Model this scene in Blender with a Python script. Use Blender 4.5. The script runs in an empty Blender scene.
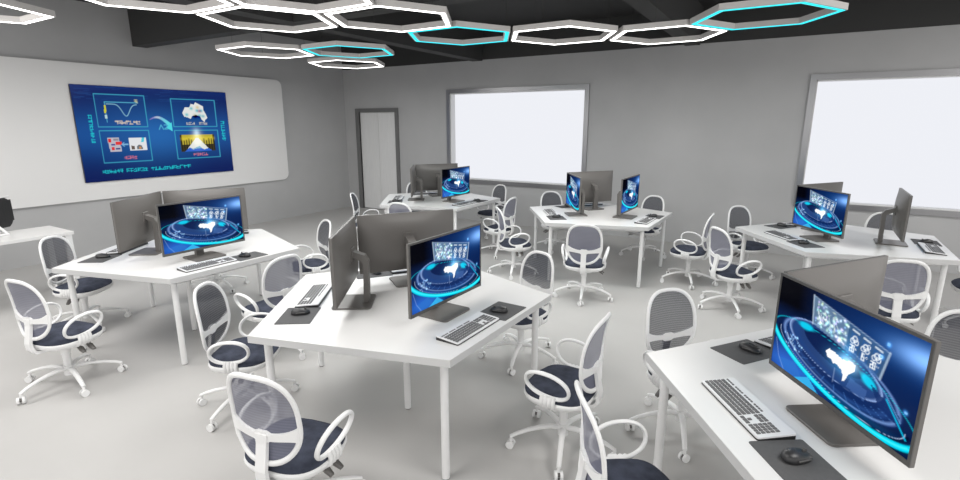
import bpy, math, random
import numpy as np
from mathutils import Vector, Matrix

random.seed(4)
PI = math.pi
scn = bpy.context.scene
COL = scn.collection


def R(d):
    return math.radians(d)


# ------------------------------------------------------------------ materials
def mat(name, color, rough=.5, metal=0., noise=0., nscale=8., bump=0., bscale=200., spec=.5, stretch=None):
    m = bpy.data.materials.new(name)
    m.use_nodes = True
    nt = m.node_tree
    b = nt.nodes['Principled BSDF']
    b.inputs['Base Color'].default_value = (*color, 1)
    b.inputs['Roughness'].default_value = rough
    b.inputs['Metallic'].default_value = metal
    b.inputs['Specular IOR Level'].default_value = spec
    if noise or bump:
        tc = nt.nodes.new('ShaderNodeTexCoord')
        mp = nt.nodes.new('ShaderNodeMapping')
        nt.links.new(tc.outputs['Object'], mp.inputs['Vector'])
        if stretch:
            mp.inputs['Scale'].default_value = stretch
    if noise:
        n = nt.nodes.new('ShaderNodeTexNoise')
        n.inputs['Scale'].default_value = nscale
        n.inputs['Detail'].default_value = 5
        nt.links.new(mp.outputs['Vector'], n.inputs['Vector'])
        r = nt.nodes.new('ShaderNodeValToRGB')
        r.color_ramp.elements[0].position = .3
        r.color_ramp.elements[1].position = .7
        r.color_ramp.elements[0].color = (*[c * (1 - noise) for c in color], 1)
        r.color_ramp.elements[1].color = (*[min(1, c * (1 + noise)) for c in color], 1)
        nt.links.new(n.outputs['Fac'], r.inputs['Fac'])
        nt.links.new(r.outputs['Color'], b.inputs['Base Color'])
    if bump:
        n2 = nt.nodes.new('ShaderNodeTexNoise')
        n2.inputs['Scale'].default_value = bscale
        n2.inputs['Detail'].default_value = 3
        nt.links.new(mp.outputs['Vector'], n2.inputs['Vector'])
        bp = nt.nodes.new('ShaderNodeBump')
        bp.inputs['Strength'].default_value = bump
        bp.inputs['Distance'].default_value = .01
        nt.links.new(n2.outputs['Fac'], bp.inputs['Height'])
        nt.links.new(bp.outputs['Normal'], b.inputs['Normal'])
    return m


def emis(name, color, strength):
    m = bpy.data.materials.new(name)
    m.use_nodes = True
    nt = m.node_tree
    nt.nodes.clear()
    o = nt.nodes.new('ShaderNodeOutputMaterial')
    e = nt.nodes.new('ShaderNodeEmission')
    e.inputs['Color'].default_value = (*color, 1)
    e.inputs['Strength'].default_value = strength
    nt.links.new(e.outputs[0], o.inputs['Surface'])
    return m


def picture_mat(name, strength):
    """a lit display: the picture it shows is stored per point of its own surface"""
    m = bpy.data.materials.new(name)
    m.use_nodes = True
    nt = m.node_tree
    nt.nodes.clear()
    o = nt.nodes.new('ShaderNodeOutputMaterial')
    e = nt.nodes.new('ShaderNodeEmission')
    a = nt.nodes.new('ShaderNodeAttribute')
    a.attribute_name = 'picture'
    e.inputs['Strength'].default_value = strength
    nt.links.new(a.outputs['Color'], e.inputs['Color'])
    g = nt.nodes.new('ShaderNodeBsdfGlossy')
    g.inputs['Roughness'].default_value = .15
    g.inputs['Color'].default_value = (.006, .006, .006, 1)
    ad = nt.nodes.new('ShaderNodeAddShader')
    nt.links.new(e.outputs[0], ad.inputs[0])
    nt.links.new(g.outputs[0], ad.inputs[1])
    nt.links.new(ad.outputs[0], o.inputs['Surface'])
    return m


def mesh_fabric(name, color, rear, cover):
    """see-through woven net: fine horizontal threads over an open weave"""
    m = bpy.data.materials.new(name)
    m.use_nodes = True
    nt = m.node_tree
    b = nt.nodes['Principled BSDF']
    b.inputs['Roughness'].default_value = .8
    # the net is woven from two yarns: navy on the sitter's side, pale on the rear side
    ge = nt.nodes.new('ShaderNodeNewGeometry')
    mc = nt.nodes.new('ShaderNodeMix')
    mc.data_type = 'RGBA'
    mc.inputs[6].default_value = (*rear, 1)
    mc.inputs[7].default_value = (*color, 1)
    nt.links.new(ge.outputs['Backfacing'], mc.inputs[0])
    nt.links.new(mc.outputs[2], b.inputs['Base Color'])
    t = nt.nodes.new('ShaderNodeBsdfTransparent')
    mx = nt.nodes.new('ShaderNodeMixShader')
    tc = nt.nodes.new('ShaderNodeTexCoord')
    w = nt.nodes.new('ShaderNodeTexWave')
    w.bands_direction = 'Z'
    w.inputs['Scale'].default_value = 22
    nt.links.new(tc.outputs['Object'], w.inputs['Vector'])
    mr = nt.nodes.new('ShaderNodeMapRange')
    mr.inputs['To Min'].default_value = cover - .06
    mr.inputs['To Max'].default_value = cover + .06
    nt.links.new(w.outputs['Fac'], mr.inputs['Value'])
    nt.links.new(mr.outputs[0], mx.inputs['Fac'])
    nt.links.new(t.outputs[0], mx.inputs[1])
    nt.links.new(b.outputs[0], mx.inputs[2])
    out = nt.nodes['Material Output']
    nt.links.new(mx.outputs[0], out.inputs['Surface'])
    return m


M = dict(
    white=mat('white_plastic', (.80, .80, .80), .35),
    desk=mat('white_laminate', (.72, .715, .71), .28, noise=.01, nscale=3),
    desk_edge=mat('grey_desk_edge', (.56, .56, .56), .4),  # slab sides, greyer than the desktop
    metal_white=mat('white_powder_coat', (.76, .76, .76), .4),
    navy=mat('navy_fabric', (.050, .057, .082), .9, noise=.35, nscale=14, bump=.25, bscale=350, spec=.2),
    net=mesh_fabric('chair_net', (.024, .028, .046), (.18, .185, .245), .71),
    grey_dark=mat('dark_grey_plastic', (.075, .073, .071), .42),
    grey_mid=mat('grey_plastic', (.125, .118, .112), .36),
    black=mat('black_plastic', (.015, .015, .016), .4),
    pad=mat('grey_rubber_mat', (.085, .085, .087), .75, noise=.06, nscale=60),
    mouse=mat('charcoal_plastic', (.028, .028, .03), .38),
    keys=mat('key_plastic', (.12, .12, .122), .5),
    silver=mat('silver_plastic', (.72, .72, .73), .35, metal=.1),
    wall=mat('grey_plaster', (.43, .43, .434), .75, noise=.05, nscale=1.2, bump=.02, bscale=30),
    dark=mat('dark_ceiling_paint', (.028, .028, .028), .8, noise=.06, nscale=2),
    beam_face=mat('dark_beam_paint', (.040, .040, .040), .8),
    board=mat('white_board_enamel', (.76, .755, .75), .45),
    door=mat('grey_door_panel', (.74, .74, .74), .5, noise=.03, nscale=6, stretch=(8, 8, .6)),
    frame_dark=mat('dark_door_frame', (.17, .17, .17), .45, metal=.2),
    steel=mat('brushed_steel', (.30, .30, .31), .3, metal=.85),
    ringgrey=mat('ring_housing', (.62, .60, .585), .5),
    cable=mat('cable_steel', (.03, .03, .03), .5),
    reveal=mat('white_reveal', (.72, .72, .72), .5),
)
M['led'] = emis('white_led', (1, .985, .96), 4.)
M['cyan'] = emis('cyan_led', (.045, .80, .90), 1.1)
M['daylight'] = emis('bright_window', (.93, .945, 1.), .72)
M['screen'] = picture_mat('lit_monitor_picture', .84)
M['display'] = picture_mat('lit_wall_picture', .62)


def floor_mat():
    m = mat('grey_floor_resin', (.47, .462, .452), .42, noise=.035, nscale=1.5, spec=.35)
    return m


M['floor'] = floor_mat()


# ------------------------------------------------------------------ mesh helpers
class MB:
    def __init__(s):
        s.v, s.f, s.mi, s.sm, s.mats = [], [], [], [], []

    def slot(s, m):
        if m not in s.mats:
            s.mats.append(m)
        return s.mats.index(m)

    def add(s, vs, fs, m, smooth=False, X=None):
        o = len(s.v)
        if X is not None:
            vs = [X @ Vector(p) for p in vs]
        s.v += [tuple(p) for p in vs]
        k = s.slot(m)
        for f in fs:
            s.f.append([o + i for i in f])
            s.mi.append(k)
            s.sm.append(smooth)

    def box(s, a, b, m, X=None, bev=0.):
        x0, y0, z0 = a
        x1, y1, z1 = b
        if bev <= 0:
            vs = [(x, y, z) for x in (x0, x1) for y in (y0, y1) for z in (z0, z1)]
            s.add(vs, [(0, 1, 3, 2), (4, 6, 7, 5), (0, 4, 5, 1), (2, 3, 7, 6), (0, 2, 6, 4), (1, 5, 7, 3)], m, False, X)
        else:
            r = min(bev, (x1 - x0) / 2.01, (y1 - y0) / 2.01, (z1 - z0) / 2.01)
            pts = rrect(x0, y0, x1, y1, r, 3)
            ins = rrect(x0 + r * .6, y0 + r * .6, x1 - r * .6, y1 - r * .6, r * .5, 3)
            s.loft([[(p[0], p[1], z0) for p in ins], [(p[0], p[1], z0 + r * .6) for p in pts],
                    [(p[0], p[1], z1 - r * .6) for p in pts], [(p[0], p[1], z1) for p in ins]], m, False, X)

    def loft(s, rings, m, smooth=True, X=None, cap0=True, cap1=True, closed=True):
        n = len(rings[0])
        vs = [p for r in rings for p in r]
        fs = []
        for i in range(len(rings) - 1):
            for j in range(n if closed else n - 1):
                k = (j + 1) % n
                fs.append((i * n + j, i * n + k, (i + 1) * n + k, (i + 1) * n + j))
        s.add(vs, fs, m, smooth, X)
        if cap0:
            s.add(rings[0], [tuple(reversed(range(n)))], m, False, X)
        if cap1:
            s.add(rings[-1], [tuple(range(n))], m, False, X)

    def prism(s, pts, z0, z1, m, X=None, bev=0.):
        if bev:
            c = [sum(p[0] for p in pts) / len(pts), sum(p[1] for p in pts) / len(pts)]

            def sh(d):
                o = []
                for p in pts:
                    dx, dy = p[0] - c[0], p[1] - c[1]
                    L = math.hypot(dx, dy)
                    o.append((p[0] - dx / L * d, p[1] - dy / L * d))
                return o
            q = sh(bev)
            s.loft([[(*p, z0) for p in q], [(*p, z0 + bev) for p in pts], [(*p, z1 - bev) for p in pts], [(*p, z1) for p in q]], m, False, X)
        else:
            s.loft([[(*p, z0) for p in pts], [(*p, z1) for p in pts]], m, False, X)

    def tube(s, path, rad, m, n=10, closed=False, ref=None, flat=1., X=None, smooth=True):
        """sweep an ellipse: rad across, rad*flat along the reference direction"""
        P = [Vector(p) for p in path]
        N = len(P)
        rr = rad if isinstance(rad, (list, tuple)) else [rad] * N
        rings = []
        prev = Vector(ref).normalized() if ref is not None else None
        for i in range(N):
            if closed:
                T = P[(i + 1) % N] - P[i - 1]
            else:
                T = P[min(i + 1, N - 1)] - P[max(i - 1, 0)]
            T.normalize()
            if prev is None:
                prev = Vector((0, 0, 1)) if abs(T.z) < .9 else Vector((1, 0, 0))
            base = Vector(ref) if ref is not None else prev
            U = base - T * base.dot(T)
            if U.length < 1e-5:
                U = prev - T * prev.dot(T)
            U.normalize()
            if ref is None:
                prev = U
            V = T.cross(U)
            rings.append([tuple(P[i] + U * (math.cos(a) * rr[i] * flat) + V * (math.sin(a) * rr[i]))
                          for a in [2 * PI * k / n for k in range(n)]])
        if closed:
            rings.append(rings[0])
            s.loft(rings, m, smooth, X, False, False)
        else:
            s.loft(rings, m, smooth, X)

    def cyl(s, c, r, z0, z1, m, n=16, X=None, r1=None):
        r1 = r if r1 is None else r1
        s.loft([[(c[0] + r * math.cos(2 * PI * k / n), c[1] + r * math.sin(2 * PI * k / n), z0) for k in range(n)],
                [(c[0] + r1 * math.cos(2 * PI * k / n), c[1] + r1 * math.sin(2 * PI * k / n), z1) for k in range(n)]], m, True, X)

    def data(s, name):
        me = bpy.data.meshes.new(name)
        me.from_pydata(s.v, [], s.f)
        for m in s.mats:
            me.materials.append(m)
        me.polygons.foreach_set('material_index', s.mi)
        me.polygons.foreach_set('use_smooth', s.sm)
        me.update()
        return me

    def build(s, name, parent=None, loc=(0, 0, 0)):
        o = bpy.data.objects.new(name, s.data(name))
        COL.objects.link(o)
        o.parent = parent
        o.location = loc
        return o


def rrect(x0, y0, x1, y1, r, n=4):
    out = []
    for cx, cy, a0 in ((x1 - r, y1 - r, 0), (x0 + r, y1 - r, 90), (x0 + r, y0 + r, 180), (x1 - r, y0 + r, 270)):
        for k in range(n + 1):
            a = R(a0 + 90 * k / n)
            out.append((cx + r * math.cos(a), cy + r * math.sin(a)))
    return out


def superell(a, b, n, e, cx=0, cy=0):
    o = []
    for k in range(n):
        t = 2 * PI * k / n
        c, s_ = math.cos(t), math.sin(t)
        o.append((cx + a * math.copysign(abs(c) ** (2 / e), c), cy + b * math.copysign(abs(s_) ** (2 / e), s_)))
    return o


def thing(name, label, cat, loc=(0, 0, 0), rz=0., group=None):
    o = bpy.data.objects.new(name, None)
    o.empty_display_size = .1
    COL.objects.link(o)
    o.location = loc
    o.rotation_euler = (0, 0, rz)
    o['label'] = label
    o['category'] = cat
    if group:
        o['group'] = group
    return o


def tag(o, label, cat, group=None):
    o['label'] = label
    o['category'] = cat
    if group:
        o['group'] = group
    return o


def struct(name, mb):
    o = mb.build(name)
    o['kind'] = 'structure'
    return o


KIDS = {}


def reg(o):
    KIDS[o.name] = [c for c in bpy.data.objects if c.parent is o]
    for c in KIDS[o.name]:
        reg(c)


def copy_tree(src, parent=None):
    c = src.copy()
    COL.objects.link(c)
    c.parent = parent
    for k in KIDS.get(src.name, ()):
        copy_tree(k, c)
    return c


USED = {}


def place(proto, loc, rz, label):
    """the first call moves the built thing itself, later calls copy it with its parts"""
    o = copy_tree(proto) if USED.get(proto.name) else proto
    USED[proto.name] = True
    o.location = loc
    o.rotation_euler = (0, 0, rz)
    o['label'] = label
    return o


# ------------------------------------------------------------------ pictures on the displays
class Canvas:
    """y runs upward, both axes 0..1; asp = width / height"""

    def __init__(s, w, h):
        s.w, s.h = w, h
        s.asp = w / h
        X, Y = np.meshgrid(np.linspace(0, 1, w), np.linspace(0, 1, h))
        s.X, s.Y = X, Y
        s.I = np.zeros((h, w, 3))
        s.px = 1.0 / h

    def mix(s, mask, col, a=1.):
        m = np.clip(mask, 0, 1)[..., None] * a
        s.I = s.I * (1 - m) + np.array(col) * m

    def addl(s, mask, col):
        s.I = s.I + np.clip(mask, 0, 1)[..., None] * np.array(col)

    def seg(s, p, q):
        ax, ay, bx, by = p[0] * s.asp, p[1], q[0] * s.asp, q[1]
        x, y = s.X * s.asp, s.Y
        dx, dy = bx - ax, by - ay
        t = np.clip(((x - ax) * dx + (y - ay) * dy) / (dx * dx + dy * dy + 1e-12), 0, 1)
        return np.hypot(x - ax - t * dx, y - ay - t * dy)

    def line(s, pts, wd, col, a=1., closed=False):
        d = None
        L = list(pts) + ([pts[0]] if closed else [])
        for p, q in zip(L, L[1:]):
            e = s.seg(p, q)
            d = e if d is None else np.minimum(d, e)
        s.mix((wd / 2 - d) / s.px + .5, col, a)

    def inside(s, pts):
        ins = np.zeros(s.X.shape, bool)
        n = len(pts)
        for i in range(n):
            x0, y0 = pts[i]
            x1, y1 = pts[(i + 1) % n]
            if y0 == y1:
                continue
            c = ((y0 > s.Y) != (y1 > s.Y)) & (s.X < (x1 - x0) * (s.Y - y0) / (y1 - y0) + x0)
            ins ^= c
        return ins.astype(float)

    def poly(s, pts, col, a=1.):
        s.mix(s.inside(pts), col, a)

    def ell(s, c, a, b, tilt=0.):
        x, y = (s.X - c[0]) * s.asp, s.Y - c[1]
        ct, st = math.cos(tilt), math.sin(tilt)
        u, v = x * ct + y * st, -x * st + y * ct
        return np.sqrt((u / a) ** 2 + (v / b) ** 2), np.arctan2(v / b, u / a)

    def glow(s, c, a, b, col, tilt=0., pw=2.):
        r, _ = s.ell(c, a, b, tilt)
        s.addl(np.exp(-r ** pw), col)

    def glyphs(s, x, y, n, size, col, seed, vertical=False, squash=1.):
        """a run of block characters made of short strokes"""
        rg = random.Random(seed)
        for k in range(n):
            gx = x if vertical else x + k * size * 1.12 / s.asp
            gy = y - k * size * 1.15 if vertical else y
            wx, hy = size * .92 / s.asp, size * .92 * squash
            P = lambda i, j: (gx + wx * i / 4, gy + hy * j / 4)
            for _ in range(2):
                j = rg.randint(0, 4)
                s.line([P(0, j), P(4, j)], size * .15, col)
            i = rg.randint(0, 4)
            s.line([P(i, 0), P(i, 4)], size * .15, col)
            s.line([P(rg.randint(0, 4), rg.randint(0, 4)), P(rg.randint(0, 4), rg.randint(0, 4))], size * .14, col)

    def surface(s, name, W, H, material, origin=(0, 0, 0)):
        """a flat display surface in the local x-z plane facing -y, width W, height H"""
        me = bpy.data.meshes.new(name)
        w, h = s.w, s.h
        GX, GY = np.meshgrid(np.linspace(0, 1, w), np.linspace(0, 1, h))
        co = np.stack([origin[0] - W / 2 + GX * W, np.full_like(GX, origin[1]), origin[2] + GY * H], -1).reshape(-1, 3)
        idx = np.arange(w * h).reshape(h, w)
        q = np.stack([idx[:-1, :-1], idx[:-1, 1:], idx[1:, 1:], idx[1:, :-1]], -1).reshape(-1, 4)
        me.from_pydata(co.tolist(), [], q.tolist())
        at = me.attributes.new('picture', 'FLOAT_COLOR', 'POINT')
        rgba = np.concatenate([np.clip(s.I, 0, 1.3).reshape(-1, 3), np.ones((w * h, 1))], 1).astype(np.float32)
        at.data.foreach_set('color', rgba.ravel())
        me.materials.append(material)
        me.update()
        return me


def paint_monitor():
    c = Canvas(190, 108)
    X, Y = c.X, c.Y
    c.I[...] = np.array((.006, .022, .085))
    # night-blue backdrop, black at the upper left, bright flare at the upper right
    c.mix(np.clip((X - .15) * 1.2, 0, 1) * np.clip(Y * 1.1, 0, 1), (.009, .042, .17), .9)
    c.glow((1.0, .84), .26, .09, (.32, .50, .75))
    c.glow((.98, .84), .50, .16, (.02, .10, .26))
    c.glow((.15, .08), .45, .22, (.04, .16, .55))
    c.glow((.5, .5), .55, .35, (.0, .02, .07))
    c.mix(np.clip(1.7 - X / .24, 0, 1) * np.clip((Y - .60) * 7, 0, 1), (.0, .001, .008), 1)
    tl = R(-9)
    # platform discs
    r, t = c.ell((.50, .385), .80, .265, tl)
    c.mix((1 - r) * 40, (.012, .045, .17))
    c.mix(np.clip(1 - np.abs(r - .93) / .045, 0, 1), (.24, .38, .70), .9)
    c.mix(np.clip(1 - np.abs(r - .80) / .09, 0, 1), (.035, .10, .30), .9)
    for k in range(14):
        a = -PI + k * PI / 13
        c.mix(np.clip(1 - np.abs(t - a) / .018, 0, 1) * (r > .68) * (r < .9), (.10, .26, .60), .6)
    r2, t2 = c.ell((.47, .455), .62, .20, tl)
    c.mix((1 - r2) * 40, (.035, .085, .24))
    c.mix(np.clip(1 - np.abs(r2 - .97) / .05, 0, 1) * (np.sin(t2) > -.6), (.30, .42, .72), .75)
    c.mix(np.clip(1 - np.abs(r2 - .99) / .02, 0, 1), (.42, .58, .92), .8)
    c.mix(np.clip(1 - np.abs(r2 - .82) / .16, 0, 1), (.03, .09, .28), .8)
    r3, t3 = c.ell((.47, .50), .40, .12, tl)
    c.mix((1 - r3) * 30, (.010, .030, .12))
    # glowing slots on the inner ring
    c.mix(np.clip(1 - np.abs(r2 - .76) / .16, 0, 1) * np.clip(1 - np.abs(t2 - 2.55) / .34, 0, 1) * 3, (.01, .66, .88), .95)
    c.mix(np.clip(1 - np.abs(r2 - .76) / .16, 0, 1) * np.clip(1 - np.abs(t2 - .28) / .36, 0, 1) * 3, (.01, .66, .88), .95)
    # right hand block of the platform
    c.poly([(.74, .42), (.92, .30), (.93, .20), (.80, .28)], (.012, .05, .19), .9)
    c.poly([(.60, .26), (.72, .23), (.73, .34), (.62, .36)], (.10, .20, .46), .55)
    # big cyan hoop
    rc, tc = c.ell((.505, .318), .925, .252, R(-10))
    thick = .018 + .105 * np.clip(-np.sin(tc), 0, 1) ** .8
    c.mix((thick - np.abs(rc - 1.0)) * 34, (.0, .72, .88), 1)
    c.mix(np.clip(1 - np.abs(rc - 1.0) / (thick * .4 + .004), 0, 1) * (np.sin(tc) < -.3), (.12, .95, 1.), .8)
    c.mix(np.clip(1 - np.abs(rc - .915) / .028, 0, 1) * (np.sin(tc) < .05), (.004, .008, .04), .95)
    c.mix(np.clip(1 - np.abs(rc - .885) / .010, 0, 1) * (np.sin(tc) < .05), (.6, .72, .95), .7)
    c.glow((.52, .09), .7, .04, (.0, .06, .12))
    # pale facets under the hoop
    c.poly([(.06, .10), (.21, .16), (.30, .0), (.10, .0)], (.05, .22, .62), .8)
    c.poly([(.22, .0), (.33, .10), (.42, .0)], (.07, .52, .86), .9)
    c.line([(.02, .30), (.06, .12), (.12, .0)], .008, (.4, .55, .9), .6)
    # right hand light streak
    c.line([(.72, .52), (.83, .41), (.93, .25)], .008, (.25, .55, .9), .8)
    c.line([(.84, .37), (.97, .14)], .013, (.0, .62, .90), .9)
    # left: small dial and dots
    rg = random.Random(3)
    for k in range(26):
        x, y = rg.uniform(.09, .25), rg.uniform(.28, .44)
        c.glow((x, y), .009, .009, (.3, .5, .7))
    c.line([(.11, .42), (.15, .34), (.21, .29)], .010, (.55, .75, 1.), .8)
    c.line([(.14, .42), (.17, .38), (.15, .33)], .008, (.55, .75, 1.), .7)
    # glass panel with a world map and weather read-outs
    TL, TR, BR, BL = (.285, .95), (.815, .765), (.785, .505), (.305, .665)

    def Q(u, v):
        a = np.array(TL) * (1 - u) + np.array(TR) * u
        b = np.array(BL) * (1 - u) + np.array(BR) * u
        return tuple(a * v + b * (1 - v))
    c.poly([TL, TR, BR, BL], (.12, .24, .40), .50)
    c.line([TL, TR], .008, (.55, .7, .9), .6)
    c.line([TR, BR], .022, (.65, .78, .9), .55)
    c.line([TL, BL], .018, (.7, .82, .95), .6)
    c.poly([Q(.0, 1), Q(.52, 1), Q(.52, 0), Q(.0, 0)], (.35, .48, .62), .35)
    for k in range(110):
        u, v = rg.uniform(.03, .52), rg.uniform(.10, .94)
        x, y = Q(u, v)
        c.glow((x, y), rg.uniform(.005, .022), rg.uniform(.005, .016), tuple(rg.uniform(.25, .7) * q for q in (.85, .97, 1.)), tl)
    for k in range(7):
        u = .06 + .06 * k
        c.line([Q(u, .75 - .25 * rg.random()), Q(u + .05, .25 + .3 * rg.random())], .007, (.85, .95, 1.), .8)
    for k, num in enumerate(('20', '15', '20')):
        u0 = .56 + .14 * k
        c.poly([Q(u0, .78), Q(u0 + .115, .78), Q(u0 + .115, -.05), Q(u0, -.05)], (.03, .16, .46), .35)
        c.line([Q(u0 + .01, .86), Q(u0 + .09, .86)], .014, (.85, .93, 1.), .85)
        # cloud outline
        for (du, dv, rr) in ((.03, .50, .022), (.055, .60, .026), (.08, .52, .022)):
            x, y = Q(u0 + du, dv)
            e, _ = c.ell((x, y), rr, rr)
            c.mix(np.clip(1 - np.abs(e - 1) / .38, 0, 1), (.92, .97, 1.), .95)
        if k:
            x, y = Q(u0 + .085, .68)
            e, _ = c.ell((x, y), .017, .017)
            c.mix(np.clip(1 - np.abs(e - 1) / .4, 0, 1), (.92, .97, 1.), .95)
        digits(c, num, Q(u0 + .018, .12), Q(u0 + .075, .30))
        x, y = Q(u0 + .095, .30)
        e, _ = c.ell((x, y), .008, .008)
        c.mix(np.clip(1 - np.abs(e - 1) / .5, 0, 1), (.92, .97, 1.), .9)
    # bright map silhouette standing at the centre
    c.glow((.56, .45), .17, .09, (.10, .36, .60))
    c.glow((.57, .54), .06, .14, (.06, .22, .36))
    land = [(.43, .47), (.455, .515), (.50, .505), (.545, .485), (.58, .49), (.60, .515), (.635, .50), (.64, .44), (.615, .40),
            (.60, .37), (.585, .30), (.57, .285), (.57, .345), (.55, .385), (.515, .41), (.49, .395), (.475, .43), (.45, .425)]
    c.poly(land, (.97, .985, 1.))
    c.glow((.60, .485), .09, .05, (.5, .6, .6))
    c.line([(.51, .36), (.51, .22)], .006, (.6, .75, 1.), .6)
    # small square markers
    for (x, y) in ((.775, .70), (.80, .83), (.945, .36)):
        c.glow((x, y), .020, .020, (.10, .40, .85))
        c.poly([(x - .008, y - .012), (x + .008, y - .012), (x + .008, y + .012), (x - .008, y + .012)], (.35, .68, 1.), .7)
    c.I = np.clip(c.I, 0, 1.1) ** 1.22
    return c


SEG = {'0': 'abcdef', '1': 'bc', '2': 'abged', '5': 'afgcd'}


def digits(c, txt, p0, p1, col=(.92, .97, 1.)):
    n = len(txt)
    for k, ch in enumerate(txt):
        x0 = p0[0] + (p1[0] - p0[0]) * k / n
        x1 = x0 + (p1[0] - p0[0]) / n * .7
        y0, y1 = min(p0[1], p1[1]), max(p0[1], p1[1]) + .02
        ym = (y0 + y1) / 2
        S = {'a': ((x0, y1), (x1, y1)), 'b': ((x1, y1), (x1, ym)), 'c': ((x1, ym), (x1, y0)), 'd': ((x0, y0), (x1, y0)),
             'e': ((x0, ym), (x0, y0)), 'f': ((x0, y1), (x0, ym)), 'g': ((x0, ym), (x1, ym))}
        for q in SEG[ch]:
            c.line(S[q], .010, col, .9)


def paint_wall_display():
    c = Canvas(300, 180)
    c.X = 1.33 * c.X / (1 + .33 * c.X)      # spacing of the layout, wider towards one end
    X, Y = c.X, c.Y
    c.I[...] = np.array((.006, .014, .115))
    band = np.exp(-((Y - .50) / .26) ** 2)
    c.mix(band, (.014, .105, .39), .85)
    c.glow((.53, .46), .45, .34, (.012, .07, .16))
    c.mix(np.clip((Y - .88) * 8, 0, 1), (.010, .035, .19), .8)
    rg = random.Random(9)
    for k in range(40):
        x, y = rg.random(), rg.uniform(.86, .99)
        c.line([(x, y), (x + rg.uniform(.03, .12), y + rg.uniform(-.01, .01))], .004, (.02, .09, .32), .6)
    fr = (.06, .46, .66)

    def box(x0, y0, x1, y1):
        c.poly([(x0, y0), (x1, y0), (x1, y1), (x0, y1)], (.012, .08, .30), .35)
        c.line([(x0, y0), (x1, y0), (x1, y1), (x0, y1)], .009, fr, .95, True)
    box(.150, .575, .480, .915)
    box(.150, .195, .480, .535)
    box(.650, .575, .925, .895)
    box(.650, .195, .925, .530)
    # falling and rising curve hung from its axis
    ln = (.12, .56, .78)
    c.line([(.215, .625), (.215, .835), (.435, .835)], .008, ln)
    cv = []
    for k in range(41):
        t = k / 40
        x = .225 + .20 * t
        d = math.exp(-((t - .62) / .17) ** 2)
        cv.append((x, .815 - .125 * d))
    c.line(cv, .007, (.35, .72, .88))
    c.poly([(.205, .72), (.218, .72), (.222, .80), (.209, .80)], (.75, .72, .05))
    c.poly([(.206, .66), (.219, .66), (.219, .70), (.206, .70)], (.55, .80, .85))
    c.glyphs(.415, .835, 1, .035, (.85, .85, .45), 5)
    c.glyphs(.268, .605, 7, .036, (.95, .80, .62), 11)
    # drawing of a unit and a photo of parts, joined by an arrow
    c.poly([(.205, .31), (.285, .31), (.275, .46), (.195, .46)], (.62, .60, .68))
    for (x, y, w, h, col) in ((.200, .41, .02, .04, (.85, .03, .03)), (.235, .425, .035, .022, (.35, .32, .38)), (.250, .385, .04, .03, (.9, .05, .05)),
                              (.215, .375, .03, .02, (.1, .1, .35)), (.215, .325, .022, .035, (.85, .04, .05)), (.243, .33, .034, .02, (.08, .08, .25))):
        c.poly([(x, y), (x + w, y), (x + w, y + h), (x, y + h)], col)
    c.line([(.330, .385), (.292, .385)], .016, (.25, .55, .85))
    c.line([(.305, .405), (.290, .385), (.305, .365)], .009, (.25, .55, .85))
    c.poly([(.340, .315), (.455, .315), (.455, .455), (.340, .455)], (.93, .95, .98))
    c.poly([(.352, .325), (.375, .325), (.375, .365), (.352, .37)], (.16, .12, .10))
    c.poly([(.386, .325), (.428, .325), (.424, .365), (.405, .38), (.388, .36)], (.20, .22, .24))
    c.poly([(.402, .33), (.415, .33), (.415, .355), (.402, .355)], (.75, .33, .12))
    c.poly([(.420, .405), (.438, .405), (.446, .455), (.428, .455)], (.10, .72, .85))
    c.glyphs(.295, .225, 4, .032, (.90, .22, .30), 21)
    # sweeping arrow between the two halves
    ar = [(.500, .690 - .0 * 0)]
    A = []
    for k in range(15):
        t = k / 14
        A.append((.500 + .125 * t, .655 + .055 * math.sin(min(1., t * 1.5) * PI / 2) - .115 * t * t))
    for k in range(14):
        t = k / 13
        col = np.array((.45, .25, .75)) * (1 - t) + np.array((.15, .85, .95)) * t
        if .3 < t < .6:
            col = col * .5 + .45
        c.line([A[k], A[k + 1]], .010 + .030 * t, col, .45 + .55 * t)
    c.poly([(.597, .565), (.637, .625), (.640, .520)], (.10, .85, .95))
    # two characters under the arrow
    c.line([(.553, .545), (.567, .595), (.581, .545)], .010, (.10, .55, .80))
    c.line([(.588, .595), (.606, .595), (.606, .572), (.588, .548), (.608, .548)], .010, (.10, .55, .80))
    # map outline
    land = [(.715, .735), (.735, .80), (.765, .805), (.775, .845), (.795, .835), (.805, .865), (.83, .84), (.85, .82), (.85, .775), (.862, .73),
            (.870, .68), (.855, .655), (.850, .625), (.835, .655), (.825, .70), (.80, .715), (.775, .70), (.765, .665), (.745, .685), (.725, .69)]
    c.poly(land, (.95, .96, .93))
    for (x, y, col) in ((.775, .79, (.10, .60, .70)), (.815, .805, (.80, .65, .35)), (.81, .765, (.05, .60, .75)), (.835, .765, (.05, .60, .75)),
                        (.825, .76, (.9, .3, .4)), (.742, .715, (.10, .60, .70)), (.822, .705, (.10, .60, .70)), (.845, .70, (.2, .55, .65)), (.795, .705, (.5, .42, .25))):
        c.glow((x, y), .018, .018, tuple(.9 * (q - .95) for q in col))
    c.I = np.clip(c.I, 0, 1.2)
    c.glyphs(.735, .600, 3, .026, (.85, .80, .68), 31)
    c.glyphs(.815, .600, 3, .026, (.85, .80, .68), 33)
    # bright avenue between dark rows
    c.poly([(.680, .275), (.900, .275), (.900, .475), (.680, .475)], (.06, .05, .02))
    c.poly([(.690, .36), (.890, .36), (.890, .475), (.690, .475)], (.62, .50, .05))
    for k in range(14):
        x = .688 + k * .0160
        if abs(x - .79) > .03:
            c.line([(x, .285), (x, .40 + .03 * rg.random())], .012, (.02, .02, .015), .9)
        c.glow((x, .43), .012, .02, (.25, .2, .0))
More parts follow.
